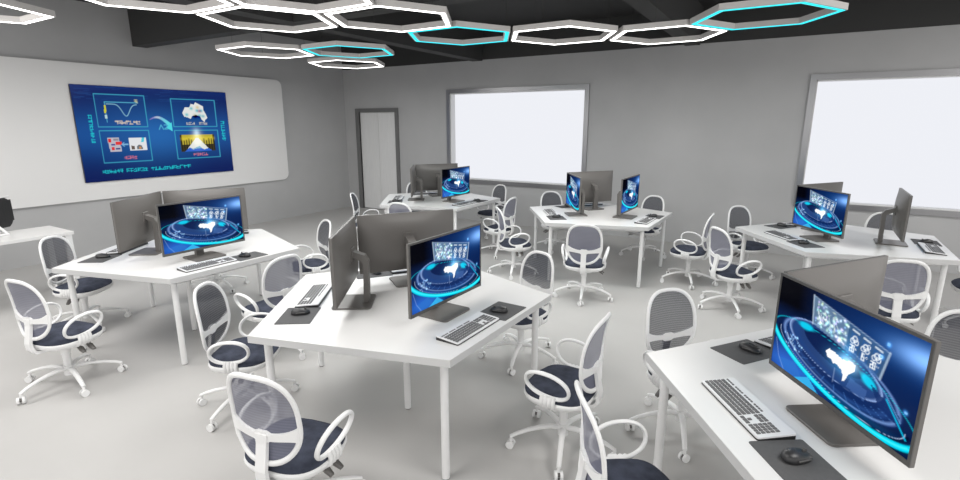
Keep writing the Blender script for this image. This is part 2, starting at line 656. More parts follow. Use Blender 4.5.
    c.poly([(.783, .44), (.797, .44), (.862, .295), (.715, .295)], (.93, .96, .94))
    c.poly([(.70, .275), (.88, .275), (.855, .31), (.83, .295), (.80, .325), (.76, .30), (.735, .325)], (.04, .16, .75))
    c.poly([(.745, .30), (.80, .34), (.815, .315)], (.25, .55, .80))
    c.glow((.79, .44), .05, .09, (.5, .48, .25))
    c.glow((.79, .50), .03, .04, (.35, .5, .6))
    c.glyphs(.755, .225, 5, .028, (.90, .25, .33), 41)
    # side captions and the long line at the bottom
    cy = (.02, .72, .82)
    c.glyphs(.090, .655, 6, .042, cy, 51, True)
    c.glyphs(.952, .605, 6, .036, cy, 53, True)
    x = .13
    for n, sd in ((6, 61), (6, 62), (11, 63)):
        c.glyphs(x, .085, n, .036, cy, sd)
        x += n * .036 * 1.12 / c.asp + .022
    c.I = np.clip(c.I, 0, 1.2)
    return c


# ------------------------------------------------------------------ room
XL, YB, ZC, XR, YF = -8.757, 8.612, 3.58, 6.0, -3.0
ZB = 3.055          # underside of the beams


def wall_with_holes(horizontal, pos, a0, a1, z1, holes, thick, material):
    xs = sorted({a0, a1, *[h[0] for h in holes], *[h[1] for h in holes]})
    zs = sorted({0., z1, *[h[2] for h in holes], *[h[3] for h in holes]})
    mb = MB()
    for xa, xb in zip(xs, xs[1:]):
        for za, zb in zip(zs, zs[1:]):
            xm, zm = (xa + xb) / 2, (za + zb) / 2
            if any(h[0] < xm < h[1] and h[2] < zm < h[3] for h in holes):
                continue
            mb.box((xa, pos, za), (xb, pos + thick, zb), material)
    return mb


W1 = (-5.862, -3.078, .823, 2.487)      # clear openings of the windows
W2 = (.223, 3.0, .813, 2.487)
DR = (-8.33, -7.28, 0., 2.15)

f = MB()
f.box((XL - .2, YF, -.1), (XR, YB + .2, 0), M['floor'])
struct('floor', f)
c_ = MB()
c_.box((XL - .2, YF, ZC), (XR, YB + .2, ZC + .1), M['dark'])
struct('ceiling', c_)
w = MB()
w.box((XL - .2, YF, 0), (XL, YB + .2, ZC), M['wall'])
struct('wall_left', w)
struct('wall_back', wall_with_holes(True, YB, XL, XR, ZC, [W1, W2, DR], .25, M['wall']))
for (a, b) in (((XL, 4.29, ZB), (XR, 4.495, ZC)), ((XL, YB - .012, ZB + .02), (XR, YB, ZC)), ((-5.33, 4.495, ZB + .001), (-5.11, YB - .012, ZC)),
               ((-1.53, 4.495, ZB + .001), (-1.32, YB - .012, ZC)), ((-5.33, YF, ZB + .001), (-5.11, 4.29, ZC)), ((-1.53, YF, ZB + .001), (-1.32, 4.29, ZC))):
    t = MB()
    t.box(a, b, M['beam_face'])
    struct('ceiling_beam', t)

for n, (x0, x1, z0, z1) in enumerate((W1, W2), 1):
    root = bpy.data.objects.new('window_%d' % n, None)
    COL.objects.link(root)
    root.location = ((x0 + x1) / 2, YB, z0)
    root['kind'] = 'structure'
    hw, hh = (x1 - x0) / 2, z1 - z0
    fr = MB()
    e, d0, d1 = .076, -.03, .0
    fr.box((-hw - e, d0, -e), (-hw, d1, hh + e), M['steel'])
    fr.box((hw, d0, -e), (hw + e, d1, hh + e), M['steel'])
    fr.box((-hw, d0, -e), (hw, d1, 0), M['steel'])
    fr.box((-hw, d0, hh), (hw, d1, hh + e), M['steel'])
    fr.build('window_frame', root)
    rv = MB()
    rv.box((-hw, 0, 0), (-hw + .015, .16, hh), M['reveal'])
    rv.box((hw - .015, 0, 0), (hw, .16, hh), M['reveal'])
    rv.box((-hw, 0, 0), (hw, .16, .015), M['reveal'])
    rv.box((-hw, 0, hh - .015), (hw, .16, hh), M['reveal'])
    rv.build('window_reveal', root)
    pn = MB()
    pn.box((-hw, .15, 0), (hw, .17, hh), M['daylight'])
    pn.build('window_pane', root)

dr = bpy.data.objects.new('door_1', None)
COL.objects.link(dr)
dr.location = ((DR[0] + DR[1]) / 2, YB, 0)
dr['kind'] = 'structure'
hw = (DR[1] - DR[0]) / 2
fm = MB()
for sx in (-1, 1):
    fm.box((min(sx * hw, sx * (hw + .09)), -.03, 0), (max(sx * hw, sx * (hw + .09)), .08, DR[3] + .085), M['frame_dark'])
fm.box((-hw, -.03, DR[3]), (hw, .08, DR[3] + .085), M['frame_dark'])
fm.build('door_frame', dr)
for sx in (-1, 1):
    lf = MB()
    lf.box((min(sx * .004, sx * hw), .035, .01), (max(sx * .004, sx * hw), .075, DR[3]), M['door'])
    lf.build('door_leaf', dr)
bk = MB()
bk.box((-hw, .08, 0), (hw, .1, DR[3]), M['frame_dark'])
bk.build('door_backing', dr)

# white board with the lit display hung on the left wall
BW0, BW1, BZ0, BZ1 = 2.16, 6.90, .805, 2.74
bd = MB()
X = Matrix(((0, 0, 1, XL + .001), (1, 0, 0, 0), (0, 1, 0, 0), (0, 0, 0, 1)))
bd.loft([[(*p, 0) for p in rrect(BW0, BZ0, BW1, BZ1, .13, 6)], [(*p, .05) for p in rrect(BW0, BZ0, BW1, BZ1, .13, 6)]], M['board'], False, X)
bo = bd.build('wall_board')
tag(bo, 'long white wall board with rounded corners fixed to left wall', 'wall board')
dw, dh = 5.68 - 3.355, 2.446 - 1.066
dsp = thing('wall_display', 'large blue presentation screen mounted on the white wall board', 'screen', (XL + .051, (5.68 + 3.355) / 2, 1.066), R(90))
cs = MB()
cs.box((-dw / 2, -.028, 0), (dw / 2, 0, dh), M['black'])
cs.build('casing', dsp)
dm = paint_wall_display().surface('picture', dw - .004, dh - .004, M['display'], (0, -.029, .002))
dp = bpy.data.objects.new('picture', dm)
COL.objects.link(dp)
dp.parent = dsp

# ------------------------------------------------------------------ hexagon ceiling lights
RZ = 2.80


def make_ring(led, kind):
    root = thing(kind, '', 'ceiling light', group='hexagonal ceiling lights')
    ro, ri = .600, .530
    H = lambda r, z: [(r * math.cos(k * PI / 3), r * math.sin(k * PI / 3), z) for k in range(6)]
    hb = MB()
    prof = [(ro, 0), (ro, .05), (ri, .05), (ri, 0)]
    rings = [H(r, z) for r, z in prof + prof[:1]]
    hb.loft(rings, M['ringgrey'], False, None, False, False)
    hb.build('housing', root)
    lb = MB()
    pr = [(ro - .015, -.0005), (ri + .015, -.0005), (ri + .015, -.004), (ro - .015, -.004)]
    lb.loft([H(r, z) for r, z in pr + pr[:1]], led, False, None, False, False)
    lb.build('light_strip', root)
    for k in (0, 2, 4):
        cb = MB()
        a = k * PI / 3 + PI / 6
        r = .561 * math.cos(PI / 6)
        cb.tube([(r * math.cos(a), r * math.sin(a), .045), (r * math.cos(a), r * math.sin(a), ZC - RZ)], .0015, M['cable'], 5)
        cb.build('suspension_cable', root)
    reg(root)
    return root


ring_w = make_ring(M['led'], 'hexagon_ceiling_light')
ring_c = make_ring(M['cyan'], 'hexagon_accent_light')
RINGS = [
    (ring_c, -.32, 5.31, 'cyan hexagonal ceiling light at the right end of the chain'),
    (ring_w, -1.245, 5.84, 'white hexagonal ceiling light adjoining the right cyan hexagon'),
    (ring_w, -2.19, 5.305, 'white hexagonal ceiling light between centre cyan hexagon and another white hexagon'),
    (ring_c, -3.12, 4.785, 'cyan hexagonal ceiling light in the middle of the chain'),
    (ring_w, -3.17, 3.74, 'white hexagonal ceiling light just behind and left of the middle cyan one'),
    (ring_w, -4.11, 3.205, 'white hexagonal ceiling light over the dark beam left of centre'),
    (ring_w, -3.17, 2.67, 'white hexagonal ceiling light cut off by the top edge, right one'),
    (ring_w, -4.11, 2.14, 'white hexagonal ceiling light cut off by the top edge, left one'),
    (ring_w, -5.86, 1.62, 'separate white hexagonal ceiling light at the upper left corner'),
    (ring_w, -5.92, 4.52, 'thin white hexagonal ceiling light touching the small far cyan hexagon'),
    (ring_c, -4.98, 5.04, 'small far cyan hexagonal ceiling light above the room corner'),
    (ring_w, -6.02, 6.03, 'farthest white hexagonal ceiling light, hanging near the room corner above the door'),
]
for pr, x, y, lb in RINGS:
    place(pr, (x, y, RZ), 0, lb)
    # light thrown down by the fixture
    ld = bpy.data.lights.new('hexagon_lamp', 'AREA')
    ld.shape = 'DISK'
    ld.size = 1.1
    ld.energy = (22 if y > 4 else 9) if pr is ring_w else 5
    ld.color = (1, .985, .96) if pr is ring_w else (.75, .97, 1)
    lo = bpy.data.objects.new('hexagon_lamp', ld)
    COL.objects.link(lo)
    lo.location = (x, y, RZ - .01)

# ------------------------------------------------------------------ desks
SIDE, DTOP = 1.1855, .75


def pentagon(side, inset=0.):
    p, d, pts = np.zeros(2), 0., []
    for i in range(5):
        pts.append(p.copy())
        p = p + side * np.array([math.cos(d), math.sin(d)])
        d += 2 * PI / 5
    pts = np.array(pts) - np.mean(pts, 0)
    n = np.linalg.norm(pts[0])
    return [tuple(q * (1 - inset / n)) for q in pts]


def make_desk():
    root = thing('pentagon_desk', '', 'desk', group='pentagonal desks')
    tp = MB()
    tp.prism(pentagon(SIDE), .708, DTOP - .002, M['desk_edge'])
    tp.prism(pentagon(SIDE, .0015), DTOP - .002, DTOP, M['desk'])
    tp.build('desktop', root)
    for q in pentagon(SIDE, .105) + [(-.104, -.093)]:
        lg = MB()
        lg.cyl(q, .0225, .006, .708, M['metal_white'], 18)
        lg.cyl(q, .019, 0, .006, M['grey_mid'], 14)
        lg.build('leg', root)
    fr = MB()
    q = pentagon(SIDE, .105)
    for i in range(5):
        a, b = Vector((*q[i], .688)), Vector((*q[(i + 1) % 5], .688))
        fr.tube([a, b], .016, M['metal_white'], 4, False, (0, 0, 1))
    fr.build('under_frame', root)
    reg(root)
    return root


desk0 = make_desk()
DESKS = {
    1: (-2.125, 2.537, 'white pentagonal desk standing alone in the centre foreground'),
    2: (-4.715, 2.563, 'white pentagonal desk on the left, nearest the blue wall screen'),
    3: (.498, 2.481, 'white pentagonal desk at the lower right corner, nearest the viewer'),
    4: (.585, 6.372, 'white pentagonal desk at the right below the right-hand window'),
    5: (-2.065, 6.463, 'white pentagonal desk against the stretch of wall between both windows'),
    6: (-4.679, 6.463, 'white pentagonal desk in front of the left window, near the grey door'),
}
DTH = 1.541
for k, (x, y, lb) in DESKS.items():
    place(desk0, (x, y, 0), DTH, lb)


# ------------------------------------------------------------------ computer sets
def make_monitor():
    root = thing('computer_monitor', '', 'monitor', group='computer monitors on the desks')
    W, H, Z = .726, .43, .085
    n = 20
    # back housing: flat front, gently bulged back
    sh = MB()

    def ring(k, inset, zo):
        return None
    front, edge, back = [], [], []
    xs = [-W / 2 + W * i / n for i in range(n + 1)]
    rows = []
    nz = 8
    for j in range(nz + 1):
        t = j / nz
        z = Z + H * t
        row = []
        for x in xs:
            u = x / (W / 2)
            v = 2 * t - 1
            b = .014 + .040 * max(0, 1 - abs(u) ** 2.6) ** .8 * max(0, 1 - abs(v) ** 3.0) ** .7
            row.append((x, b, z))
        rows.append(row)
    vs = [p for r_ in rows for p in r_]
    fs = []
    m_ = n + 1
    for j in range(nz):
        for i in range(n):
            fs.append((j * m_ + i, (j + 1) * m_ + i, (j + 1) * m_ + i + 1, j * m_ + i + 1))
    sh.add(vs, fs, M['grey_mid'], True)
    # thin border joining the back to the front
    P = [rows[0][0], rows[0][-1], rows[-1][-1], rows[-1][0]]
    Fp = [(p[0], 0, p[2]) for p in P]
    for i in range(4):
        a, b = i, (i + 1) % 4
        sh.add([Fp[a], Fp[b], P[b], P[a]], [(0, 1, 2, 3)], M['grey_mid'])
    sh.build('housing', root)
    bz = MB()
    b0 = .011
    zb = .020
    o = [(-W / 2, Z), (W / 2, Z), (W / 2, Z + H), (-W / 2, Z + H)]
    i_ = [(-W / 2 + b0, Z + zb), (W / 2 - b0, Z + zb), (W / 2 - b0, Z + H - b0), (-W / 2 + b0, Z + H - b0)]
    for k in range(4):
        a, b = k, (k + 1) % 4
        bz.add([(*o[a][:1], -.004, o[a][1]), (*o[b][:1], -.004, o[b][1]), (*i_[b][:1], -.004, i_[b][1]), (*i_[a][:1], -.004, i_[a][1])],
               [(0, 1, 2, 3)], M['grey_dark'])
        bz.add([(*i_[a][:1], -.004, i_[a][1]), (*i_[b][:1], -.004, i_[b][1]), (*i_[b][:1], 0, i_[b][1]), (*i_[a][:1], 0, i_[a][1])], [(0, 1, 2, 3)], M['grey_dark'])
        bz.add([(*o[b][:1], -.004, o[b][1]), (*o[a][:1], -.004, o[a][1]), (*o[a][:1], 0, o[a][1]), (*o[b][:1], 0, o[b][1])], [(0, 1, 2, 3)], M['grey_dark'])
    bz.build('bezel', root)
    sc = bpy.data.objects.new('screen', SCREEN)
    COL.objects.link(sc)
    sc.parent = root
    st = MB()
    # sloping neck from the middle of the back, then an upright flat post
    st.box((-.045, .045, .285), (.045, .062, .375), M['grey_mid'], None, .004)
    st.loft([[(-.030, .055, .355), (.030, .055, .355), (.030, .055, .315), (-.030, .055, .315)],
             [(-.030, .135, .325), (.030, .135, .325), (.030, .115, .285), (-.030, .115, .285)],
             [(-.030, .158, .285), (.030, .158, .285), (.030, .122, .262), (-.030, .122, .262)],
             [(-.034, .150, .010), (.034, .150, .010), (.034, .116, .010), (-.034, .116, .010)]], M['grey_mid'], False)
    st.build('stand_post', root)
    bs = MB()
    pts = rrect(-.135, -.075, .135, .175, .022, 4)
    bs.prism(pts, 0, .012, M['grey_mid'], None, .002)
    bs.build('stand_base', root)
    reg(root)
    return root


SCREEN = paint_monitor().surface('screen', .726 - .022, .43 - .031, M['screen'], (0, -.0015, .105))


def make_keyboard():
    root = thing('keyboard', '', 'keyboard', group='keyboards on the desks')
    W, D = .437, .152
    b = MB()
    zf, zb = .013, .024
    o = rrect(-W / 2, -D / 2, W / 2, D / 2, .010, 3)
    zz = lambda y: zf + (zb - zf) * (y + D / 2) / D
    b.loft([[(x, y, 0) for x, y in o], [(x, y, zz(y) - .006) for x, y in o]], M['black'], False)
    b.loft([[(x, y, zz(y) - .006) for x, y in o], [(x * .995, y * .985, zz(y)) for x, y in o]], M['silver'], False)
    b.build('tray', root)
    k = MB()

    def key(x0, y0, x1, y1):
        g = .0017
        z0, z1 = zz(y0), zz(y1)
        h = .0035
        k.add([(x0 + g, y0 + g, z0), (x1 - g, y0 + g, z0), (x1 - g, y1 - g, z1), (x0 + g, y1 - g, z1),
               (x0 + 2.2 * g, y0 + 2.2 * g, z0 + h), (x1 - 2.2 * g, y0 + 2.2 * g, z0 + h), (x1 - 2.2 * g, y1 - 2.2 * g, z1 + h), (x0 + 2.2 * g, y1 - 2.2 * g, z1 + h)],
              [(4, 5, 6, 7), (0, 1, 5, 4), (1, 2, 6, 5), (2, 3, 7, 6), (3, 0, 4, 7)], M['keys'])
    p = .0186
    x0, y0 = -.2095, -.066
    for r in range(5):
        y = y0 + r * p
        if r == 0:
            xx = x0
            for wd in (1.25, 1.25, 1.25, 6.25, 1.25, 1.25, 1.25, 1.25):
                key(xx, y, xx + wd * p, y + p)
                xx += wd * p
        else:
            st = (0, 2.25, 1.75, 1.5, 1)[r]
            key(x0, y, x0 + st * p, y + p)
            xx = x0 + st * p
            n = (0, 10, 11, 12, 13)[r]
            for _ in range(n):
                key(xx, y, xx + p, y + p)
                xx += p
            if xx < x0 + 15 * p - .004:
                key(xx, y, x0 + 15 * p, y + p)
    xn = x0 + 15 * p + .005
    for (r, c0) in ((0, 0), (0, 1), (0, 2), (1, 1), (3, 0), (3, 1), (3, 2), (4, 0), (4, 1), (4, 2)):
        key(xn + c0 * p * .95, y0 + r * p, xn + (c0 + 1) * p * .95, y0 + (r + 1) * p)
    xq = xn + 3 * p * .95 + .005
    for r in range(5):
        for c0 in range(4):
            wq = p * .88
            key(xq + c0 * wq, y0 + r * p, xq + (c0 + 1) * wq, y0 + (r + 1) * p)
    yf = y0 + 5 * p + .006
    for blk in range(4):
        for c0 in range(4):
            xs_ = x0 + blk * 4.6 * p * .82 + c0 * p * .82
            key(xs_, yf, xs_ + p * .8, yf + p * .62)
    k.build('keys', root)
    reg(root)
    return root


def make_mouse():
    root = thing('computer_mouse', '', 'mouse', group='computer mice on their mats')
    b = MB()
    rings = []
    for (sx, sy, z, dy) in ((.86, .88, 0, 0), (1, 1, .006, 0), (1, 1, .014, 0), (.93, .93, .024, -.002), (.74, .74, .032, -.005), (.42, .42, .037, -.008), (.1, .1, .0385, -.009)):
        rings.append([(x * sx, y * sy + dy, z * (1 - .18 * max(0, y) / .057)) for x, y in superell(.033, .057, 24, 2.5)])
    b.loft(rings, M['mouse'], True)
    b.build('shell', root)
    w_ = MB()
    w_.tube([(-.004, .030, .0315), (.004, .030, .0315)], .007, M['grey_dark'], 12)
    w_.build('scroll_wheel', root)
    g = MB()
    for sx in (-1, 1):
        g.tube([(sx * .0325, -.025, .016), (sx * .0335, 0, .017), (sx * .031, .028, .015)], .0035, M['grey_dark'], 6)
    g.build('side_grip', root)
    reg(root)
    return root


def make_pad():
    b = MB()
    b.prism(rrect(-.137, -.104, .137, .104, .008, 3), 0, .003, M['pad'])
    o = b.build('mouse_mat')
    tag(o, '', 'mouse mat', 'mouse mats on the desks')
    return o


mon0, kb0, ms0, pad0 = make_monitor(), make_keyboard(), make_mouse(), make_pad()
DN = {1: 'centre foreground desk', 2: 'left desk by the wall screen', 3: 'lower-right desk', 4: 'desk below the right window',
      5: 'desk between the windows', 6: 'desk under the left window'}
# set origin in desk frame: outward normal angle and the shift along user's right (t) and outward (n)
SETS = {'r': (-90, 0., 0.), 'l': (126, .162, -.068), 'b': (56, -.060, -.040)}
MLAB = {
    (1, 'r'): 'monitor with lit blue screen at the front of the centre foreground desk',
    (1, 'l'): 'dark grey monitor seen from behind at left of the centre foreground desk',
    (1, 'b'): 'wide dark grey monitor back at the rear of the centre foreground desk',
    (2, 'r'): 'monitor with lit blue screen on the left desk by the wall screen',
    (2, 'l'): 'grey monitor seen obliquely from behind at left of the left desk',
    (2, 'b'): 'grey monitor back standing behind the lit screen on the left desk',
    (3, 'l'): 'largest monitor in view, lit blue, on the lower-right desk',
    (3, 'b'): 'grey monitor back just behind the largest lit screen, lower-right desk',
    (4, 'l'): 'monitor with lit blue screen on the desk below the right window',
    (4, 'r'): 'grey monitor turned edge-on, stand showing, on desk below right window',
    (4, 'b'): 'grey monitor mostly hidden behind lit screen, desk below right window',
    (5, 'l'): 'narrow lit monitor facing left on the desk between the windows',
    (5, 'r'): 'narrow lit monitor facing right on the desk between the windows',
    (5, 'b'): 'grey monitor back in the middle of the desk between the windows',
    (6, 'r'): 'small lit monitor on the desk under the left window',
    (6, 'l'): 'dark monitor seen edge-on at left of the desk under the left window',
    (6, 'b'): 'dark monitor back behind the lit one, desk under the left window',
}
WHERE = {
    (1, 'r'): 'before the lit screen of the centre foreground desk',
    (1, 'l'): 'at the left edge of the centre foreground desk',
    (1, 'b'): 'behind the rear monitor of the centre foreground desk',
    (2, 'r'): 'before the lit screen of the left desk',
    (2, 'l'): 'beside the oblique grey monitor back on the left desk',
    (2, 'b'): 'behind the rear monitor of the left desk',
    (3, 'l'): 'before the largest lit screen, lower-right desk',
    (3, 'b'): 'behind the largest lit screen, lower-right desk',
    (4, 'l'): 'before the lit screen, desk below the right window',
    (4, 'r'): 'at the right end of the desk below the right window',
    (4, 'b'): 'behind the lit screen, desk below the right window',
    (5, 'l'): 'before the left lit screen, desk between the windows',
    (5, 'r'): 'before the right lit screen, desk between the windows',
    (5, 'b'): 'at the back of the desk between the windows',
    (6, 'r'): 'before the lit screen, desk under the left window',
    (6, 'l'): 'beside the edge-on monitor, desk under the left window',
    (6, 'b'): 'at the back of the desk under the left window',
}


def set_points(dk, s):
    na, dt, dn = SETS[s]
    x, y, _ = DESKS[dk]
    a = R(na + 90)
    ct, st = math.cos(a), math.sin(a)
    c2, s2 = math.cos(DTH), math.sin(DTH)

    def P(t, n, z):       # t along the user's right, n outward distance
        lx, ly = t + dt, -(n + dn)
        px, py = lx * ct - ly * st, lx * st + ly * ct
        return (x + px * c2 - py * s2, y + px * s2 + py * c2, z)
    return P, DTH + a


for key in MLAB:
    P, rz = set_points(*key)
    place(mon0, P(-.080, .435, DTOP), rz, MLAB[key])
    place(kb0, P(-.217, .677, DTOP), rz, ('silver keyboard with dark keys ' if key[1] != 'x' else '') + WHERE[key])
    if key == (2, 'b'):
        continue            # hidden by the monitors
    place(pad0, P(.140, .686, DTOP), rz, 'dark grey mouse mat ' + WHERE[key])
    if key == (6, 'b'):
        continue
    place(ms0, P(.113, .681, DTOP + .003), rz + R(12), 'charcoal mouse on the mat ' + WHERE[key])


# ------------------------------------------------------------------ office chair
def make_chair():
    root = thing('office_chair', '', 'chair', group='mesh-back office chairs')
    wh = M['white']
    # five-star base
    bs = MB()
    bs.cyl((0, 0), .034, .075, .150, wh, 18)
    for k in range(5):
        a = R(90 + 36 + 72 * k)
        cx, sx = math.cos(a), math.sin(a)
        path, rad = [], []
        for (r, z, q) in ((.015, .122, .021), (.08, .134, .020), (.15, .131, .0185), (.22, .118, .017), (.29, .097, .0155), (.335, .077, .014)):
            path.append((r * cx, r * sx, z))
            rad.append(q)
        bs.tube(path, rad, wh, 10, False, (0, 0, 1), .72)
        bs.cyl((.330 * cx, .330 * sx), .010, .045, .082, wh, 8)
    base = bs.build('star_base', root)
    for k in range(5):
        a = R(90 + 36 + 72 * k)
        cm = MB()
        ang = a + 1.1 + k * .7
        dx, dy = math.cos(ang), math.sin(ang)
        ox, oy = .333 * math.cos(a), .333 * math.sin(a)
        for s_ in (-1, 1):
            p0 = Vector((ox + dx * s_ * .008, oy + dy * s_ * .008, .026))
            p1 = Vector((ox + dx * s_ * .024, oy + dy * s_ * .024, .026))
            cm.tube([p0, p1], .026, wh, 14, False, (0, 0, 1))
        cm.tube([(ox - dx * .008, oy - dy * .008, .030), (ox + dx * .008, oy + dy * .008, .030)], .014, M['grey_mid'], 10, False, (0, 0, 1))
        cm.build('caster', base)
    gl = MB()
    gl.cyl((0, 0), .026, .150, .250, wh, 16)
    gl.cyl((0, 0), .031, .245, .335, wh, 16, None, .033)
    gl.build('gas_lift', root)
    # seat
    sh = MB()
    E = 3.0
    lv = [(.10, .10, .318, 0), (.125, .13, .335, 0), (.190, .172, .345, .018), (.216, .201, .360, .018), (.226, .211, .385, .018), (.224, .209, .398, .018), (.19, .18, .398, .018)]
    sh.loft([[(x, y, z) for x, y in superell(a, b, 40, E, 0, dy)] for a, b, z, dy in lv], wh, True)
    sh.build('seat_shell', root)
    cu = MB()
    lv = [(.217, .203, .396), (.220, .206, .408), (.215, .201, .424), (.195, .180, .437), (.150, .150, .443), (.05, .05, .445)]
    rings = []
    for a, b, z in lv:
        rings.append([(x, y, z - .020 * max(0, (y - .12) / .1) ** 2 * (z > .41) + .006 * (x / .23) ** 2 * (z > .42)) for x, y in superell(a, b, 40, E, 0, .018)])
    cu.loft(rings, M['navy'], True)
    cu.build('seat', root)
    # tilt levers on the right-hand side
    for yy, L in ((.070, .065), (.005, .055)):
        l_ = MB()
        l_.tube([(.06, yy, .340), (.165, yy, .326)], .006, wh, 8)
        l_.loft([[(x, yy + q * .45, z) for x, q, z in ((.160, -.03, .332), (.160, .03, .332), (.160, .03, .320), (.160, -.03, .320))],
                 [(x, yy + q * .62, z) for x, q, z in ((.185, -.03, .322), (.185, .03, .322), (.185, .03, .306), (.185, -.03, .306))],
                 [(x, yy + q * .45, z) for x, q, z in ((.160 + L, -.03, .296), (.160 + L, .03, .296), (.160 + L, .03, .286), (.160 + L, -.03, .286))]], M['grey_mid'], True)
        l_.build('lever', root)
    # armrests: leaning oval loops on ribbed brackets
    for s_ in (-1, 1):
        am = MB()
        tl = R(16)
        up = Vector((s_ * math.sin(tl), 0, math.cos(tl)))
        ctr = Vector((s_ * .236, .020, .512))
        path = []
        for k in range(36):
            t = 2 * PI * k / 36
            ca, sa = math.cos(t), math.sin(t)
            fy = math.copysign(abs(ca) ** .92, ca) * .132
            fu = math.copysign(abs(sa) ** .92, sa) * .086 + .016 * ca
            path.append(tuple(ctr + Vector((0, fy, 0)) + up * fu))
        nrm = Vector((math.cos(tl), 0, -s_ * math.sin(tl)))
        am.tube(path, .0100, wh, 10, True, tuple(nrm), 1.4)
        arm = am.build('armrest', root)
        br = MB()
        for q in (-.036, -.012, .012, .036):
            br.tube([(s_ * .220, q + .018, .438), (s_ * .232, q + .018, .412), (s_ * .228, q + .018, .380), (s_ * .19, q + .018, .350)], .0135, wh, 8)
        br.build('bracket', arm)

    # backrest
    def yb(z, x):
        return -.190 - .40 * (z - .57) ** 2 - .10 * max(0, .50 - z) + .85 * x * x
    zt, zm, z0, hwid = .900, .655, .452, .190
    path = []
    n = 56
    for k in range(n):
        t = 2 * PI * k / n
        ca, sa = math.cos(t), math.sin(t)
        if sa >= 0:
            e, b = 2.9, zt - zm
        else:
            e, b = 2.3, zm - z0
        x = hwid * math.copysign(abs(ca) ** (2 / e), ca)
        z = zm + b * math.copysign(abs(sa) ** (2 / e), sa)
        path.append((x, yb(z, x), z))
    fr = MB()
    fr.tube(path, .0140, wh, 10, True, (0, 1, 0), .72)
    # cross bar that flares into the frame at both ends
    N = 17
    rows = []
    for i in range(N):
        u = -1 + 2 * i / (N - 1)
        x = u * .186
        zc = .585 + .030 * u * u
        h = .017 + .020 * abs(u) ** 4 + (.012 if abs(u) < .2 else 0)
        y = yb(zc, x)
        rows.append([(x, y - .012, zc + h), (x, y + .004, zc + h), (x, y + .004, zc - h), (x, y - .012, zc - h)])
    fr.loft(rows, wh, False)
    # stem from the bar down and under the seat
    st = []
    for (y, z, hw_) in ((yb(.60, 0) - .006, .600, .034), (yb(.55, 0) - .008, .550, .029), (-.210, .480, .029), (-.222, .420, .030), (-.218, .372, .032), (-.195, .340, .032), (-.10, .332, .034)):
        st.append((y, z, hw_))
    rows = []
    for i, (y, z, hw_) in enumerate(st):
        a = st[max(i - 1, 0)]
        b = st[min(i + 1, len(st) - 1)]
        T = Vector((0, b[0] - a[0], b[1] - a[1])).normalized()
        Nn = Vector((0, T.z, -T.y)) * .010
        c0 = Vector((0, y, z))
        rows.append([tuple(c0 + Vector((-hw_, 0, 0)) + Nn), tuple(c0 + Vector((hw_, 0, 0)) + Nn), tuple(c0 + Vector((hw_, 0, 0)) - Nn), tuple(c0 + Vector((-hw_, 0, 0)) - Nn)])
    fr.loft(rows, wh, False)
    bf = fr.build('backrest', root)
    nt = MB()
    vs, fs = [], []
    nz, nx = 22, 14
    for j in range(nz + 1):
        z = z0 + .004 + (zt - z0 - .008) * j / nz
        if z >= zm:
            hwz = hwid * max(0, 1 - ((z - zm) / (zt - zm)) ** 2.9) ** (1 / 2.9)
        else:
            hwz = hwid * max(0, 1 - ((zm - z) / (zm - z0)) ** 2.3) ** (1 / 2.3)
        for i in range(nx + 1):
            x = -hwz + 2 * hwz * i / nx
            vs.append((x, yb(z, x) + .003, z))
    for j in range(nz):
        for i in range(nx):
            a = j * (nx + 1) + i
            fs.append((a, a + 1, a + nx + 2, a + nx + 1))
    nt.add(vs, fs, M['net'], True)
    nt.build('back_net', bf)['label'] = 'see-through navy net'
    reg(root)
    for o in bpy.data.objects:
        if o.type == 'MESH' and (o.parent is root or (o.parent and o.parent.parent is root)):
            o.data.transform(Matrix.Scale(.96, 4))
    return root


